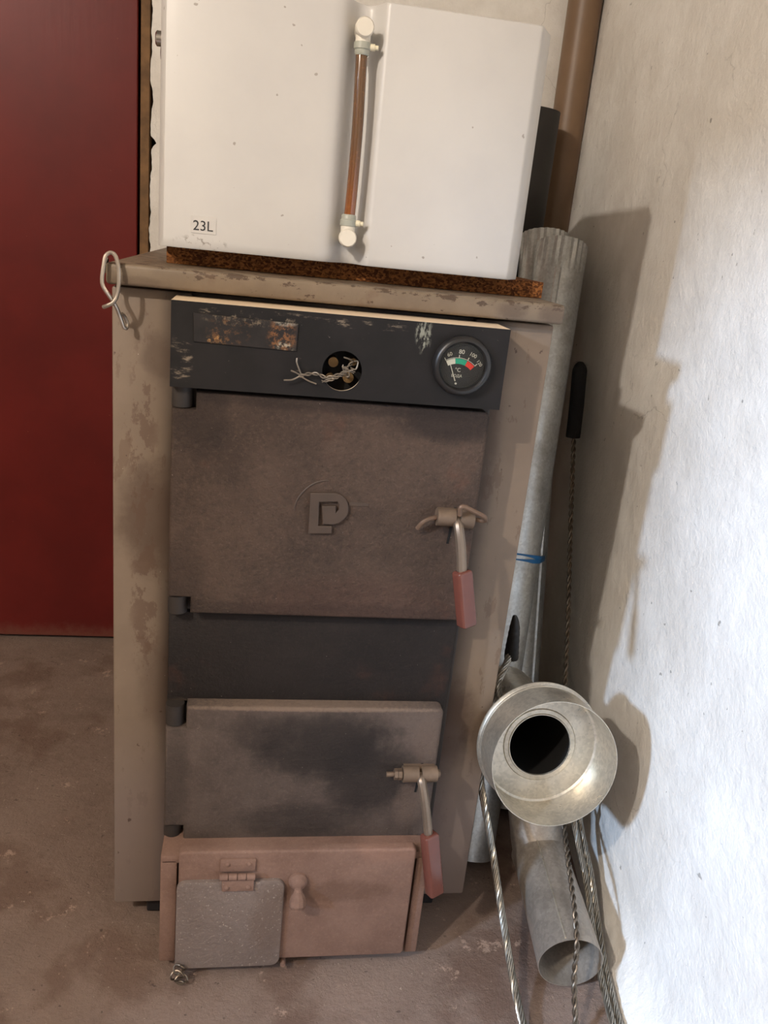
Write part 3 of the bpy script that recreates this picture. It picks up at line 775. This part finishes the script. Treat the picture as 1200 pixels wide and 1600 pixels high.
# blue strap round both
def hull2(ca, cb, r, n=40):
    """belt outline round two circles in the horizontal plane"""
    d = (cb-ca); a0 = math.atan2(d.y, d.x); pts = []
    for k in range(n+1): a = a0+PI/2+PI*k/n; pts.append((ca.x+r*math.cos(a), ca.y+r*math.sin(a)))
    for k in range(n+1): a = a0-PI/2+PI*k/n; pts.append((cb.x+r*math.cos(a), cb.y+r*math.sin(a)))
    return pts
bm = B()
for zc, tilt in ((.4720, -.10), (.4640, -.02)):
    ta = (zc-PA0.z)/(PA1.z-PA0.z); tb = (zc-PB0.z)/(PB1.z-PB0.z)
    ca = PA0.lerp(PA1, ta); cb = PB0.lerp(PB1, tb)
    hb = []
    for r in (.0462, .0472):
        hp = hull2(ca, cb, r); lo = []; hi = []
        for x, y in hp:
            dz = (x-ca.x)*tilt - (y-ca.y+.046)*.33
            lo.append(bm.verts.new((x, y, zc+dz-.0035))); hi.append(bm.verts.new((x, y, zc+dz+.0035)))
        hb.append((lo, hi))
    n = len(hb[0][0])
    for i in range(n):
        j = (i+1) % n
        (l0, h0), (l1, h1) = hb
        bm.faces.new((l1[i], l1[j], h1[j], h1[i])); bm.faces.new((l0[j], l0[i], h0[i], h0[j]))
        bm.faces.new((h1[i], h1[j], h0[j], h0[i])); bm.faces.new((l0[i], l0[j], l1[j], l1[i]))
tag(obj('blue_strap', bm, MT['strap'], smooth=True), 'bright blue plastic strap tied round the two galvanised pipes', 'strap')

bm = B(); pipe(bm, V((.7905,.80,.0)), V((.7333,.792,1.415+.6)), .0325, t=.002, n=40)
bm.free(); bm = B(); pipe(bm, V((.7600,.790,.0)), V((.7330,.790,2.19)), .0325, t=.002, n=48)
tag(obj('brown_pipe', bm, MT['brown'], smooth=True), 'tall brown painted pipe rising in the back corner above the galvanised pipes', 'pipe')
bm = B(); pipe(bm, V((.622,.70,.62)), V((.622,.70,1.190)), .0720, t=.002, n=48); add_cyl(bm, (.622,.70,.74), (.48,.62,.74), .05)
add_cyl(bm, (.622,.70,.0), (.622,.70,.62), .072, n=48)
tag(obj('black_flue_pipe', bm, MT['black'], smooth=True), 'black flue pipe standing behind the white tank beside the brown pipe', 'pipe')

# stove-pipe reducer: small tube, flat plate, wide ring; lies on the elbow with its mouth to the viewer
RN = V((.564,-.088,.3205)); RF = V((.566,-.022,.306))
ax = (RN-RF).normalized(); h = (RN-RF).length
RR, RH = .0840, .0437
bm = B()
RT = .0530
prof = [(-.188,RT), (-.001,RT), (-.001,RR-.002), (-.0040,RR+.0004), (-.0030,RR+.0030), (.0000,RR+.0036), (.0025,RR+.0020), (.0040,RR+.0002), (.0055,RR+.0012), (.0075,RR+.0012), (.0090,RR), (h-.001,RR), (h,RR-.0001), (h,RR-.0009), (h-.004,RR-.0010), (.007,RR-.0012), (.003,RR-.0028), (.0012,RR-.0055), (.0012,RH+.0075), (.0030,RH+.0062), (.0035,RH+.0010), (.0050,RH), (.0050,RH-.0010), (.0020,RH-.0014), (-.004,RT-.0014), (-.188,RT-.0014)]
add_lathe(bm, RF, ax, prof, 96, True)
rd = obj('pipe_reducer', bm, MT['galvw'], smooth=True, angle=32)
bm = B()
uu, vv = frame_at(ax)
for k in range(40):
    if k in (9, 10, 27): continue
    a = 2*PI*k/40; rad = uu*math.cos(a)+vv*math.sin(a); tg = ax.cross(rad)
    c0 = RF+ax*.0016+rad*(RH+.0030)
    m = Matrix((tg, rad, ax)).transposed().to_4x4(); m.translation = c0
    add_box(bm, -.0031, .0031, -.0032, .0034, -.0006, .0009, mat=m)
tag(rd, 'round galvanised pipe reducer with wide open mouth and dark hole, right of the boiler', 'reducer')
obj('folded_tab', bm, MT['galvw'], rd)['kind'] = 'stuff'
bm = B(); add_lathe(bm, RF, ax, [(-.184,0), (-.184,RT-.0025), (-.006,RT-.0025)], 64); obj('shade_lining', bm, MT['soot_or_shade'], rd, smooth=True)  # dark lining added: shade of the tube's depth put into its colour

# lower stove pipe elbow on the floor
E0, E1, E2 = V((.6140,-.1430,.0450)), V((.6300,.0520,.0600)), V((.615,.110,.175))
bm = B()
def segpipe(bm, pts, rads, t=.0008, n=72):
    T = frames(pts); rings = []
    for (p, (d, u, v), r) in zip(pts, T, rads): rings.append([bm.verts.new(p+(u*math.cos(2*PI*i/n)+v*math.sin(2*PI*i/n))*r) for i in range(n)])
    for (p, (d, u, v), r) in list(zip(pts, T, rads))[::-1]: rings.append([bm.verts.new(p+(u*math.cos(2*PI*i/n)+v*math.sin(2*PI*i/n))*(r-t)) for i in range(n)])
    for a, b in zip(rings, rings[1:]+rings[:1]):
        for i in range(n): bm.faces.new((a[i], a[(i+1) % n], b[(i+1) % n], b[i]))
dE = (E1-E0).normalized()
segpipe(bm, [E0, E0+dE*.002, E0.lerp(E1,.45), E0.lerp(E1,.93), E0.lerp(E1,.955), E0.lerp(E1,.985), E1], [.0442, .0440, .0428, .0410, .0430, .0430, .0404])
el = obj('stove_pipe_elbow', bm, MT['galvd'], smooth=True, angle=30)
bm = B(); segpipe(bm, [E1-dE*.004, E1+(E2-E1)*.15+dE*.004, E1.lerp(E2,.4), E1.lerp(E2,.7), E2], [.0404, .0404, .0404, .0404, .0404])
obj('upper_section', bm, MT['galvd'], el, smooth=True)
bm = B()
sd = V((-.35,-.1,1)); sd = (sd-dE*sd.dot(dE)).normalized()
add_tube(bm, [E0.lerp(E1,t)+sd*(.0442+(.0408-.0442)*t) for t in (.02,.3,.6,.92)], .0013, 6); obj('seam', bm, MT['galvw'], el, smooth=True)
tag(el, 'dull steel stove-pipe elbow lying on the floor below the reducer, open end forward', 'pipe')

# chimney brush with twisted wire handle
bm = B()
rodp = spline([(.6020,-.2150,.0050), (.6060,-.1750,.0520), (.6170,-.1300,.0980), (.6530,.0500,.1460), (.6760,.1500,.2300), (.6920,.2300,.3400), (.7060,.3300,.5000), (.7195,.4200,.6450)], 14)
add_rope(bm, rodp, .0042, 2, .026, .003, 1.0, 8)
br = obj('chimney_brush', bm, MT['ropedk'], smooth=True)
bm = B(); bp = spline([(.7175,.4180,.640), (.7150,.4190,.690), (.7110,.4200,.740), (.7085,.4200,.772)], 8)
Fb = frames(bp)
for k in range(2600):
    t = random.random()*(len(bp)-1.001); i = int(t); p = bp[i].lerp(bp[i+1], t-i); tt, u, v = Fb[i]
    a = random.random()*2*PI; dd = (u*math.cos(a)+v*math.sin(a)); L = .0155*random.uniform(.85, 1.05); w = tt*random.uniform(-.002,.002)
    s = tt.cross(dd)*.0004
    x = [bm.verts.new(p+s), bm.verts.new(p-s), bm.verts.new(p+dd*L+w)]; bm.faces.new(x)
add_tube(bm, bp, [.0128]*(len(bp)-5)+[.0126,.0118,.0104,.0080,.0040], 14)
obj('bristles', bm, MT['brush'], br)
tag(br, 'chimney brush with black bristle head on a thin twisted wire handle', 'brush')

# steel rope: both ends bound in black tape, two runs hanging down to the floor
rope = thing('steel_rope', 'thick stranded steel rope bound with black tape at its top, right of the boiler', 'rope', (.5515,.105,.40))
bm = B(); lp = spline([(.5500,.1050,.4150), (.5475,.0990,.3740), (.5250,.0700,.3380), (.5095,.0450,.3020), (.5065,.0300,.2250), (.5260,-.0200,.1270), (.5340,-.0900,.0580), (.5370,-.1900,.0070), (.541,-.32,.0065)], 14)
add_rope(bm, lp, .0054, 7, .055, .005, 1.0, 6); obj('rope_run', bm, MT['rope'], rope, smooth=True)
bm = B(); rp = spline([(.5535,.1070,.4150), (.5550,.1060,.3780), (.5310,.0800,.3480), (.5240,.0250,.3400), (.5500,.0080,.3600), (.6100,.0100,.3480), (.6400,.0200,.2950), (.6680,.0380,.2050), (.6830,.0480,.1300), (.6900,.0350,.0980), (.6920,-.0100,.0640), (.6850,-.0800,.0250), (.6700,-.1700,.0090), (.6520,-.3000,.0070)], 14)
add_rope(bm, rp, .0050, 7, .055, .005, 1.0, 6); obj('rope_run', bm, MT['rope'], rope, smooth=True)
bm = B(); rp2 = [p + V((-.0110, -.003, .003)) for p in rp[112:]]
add_rope(bm, rp2, .0050, 7, .055, .005, 1.0, 6); obj('rope_run', bm, MT['rope'], rope, smooth=True)
bm = B(); tp = spline([(.5535,.104,.368), (.5525,.1045,.385), (.5520,.105,.405), (.5512,.106,.425), (.5495,.108,.437)], 6)
add_tube(bm, tp, [.0102,.0108,.0110,.0106,.0110,.0104,.0100,.0104,.0098,.0094,.0096,.0090,.0086,.0090,.0084,.0078,.0080,.0072,.0066,.0062,.0056,.0050,.0044,.0036,.0026], 12)
obj('black_tape', bm, MT['tape'], rope, smooth=True)
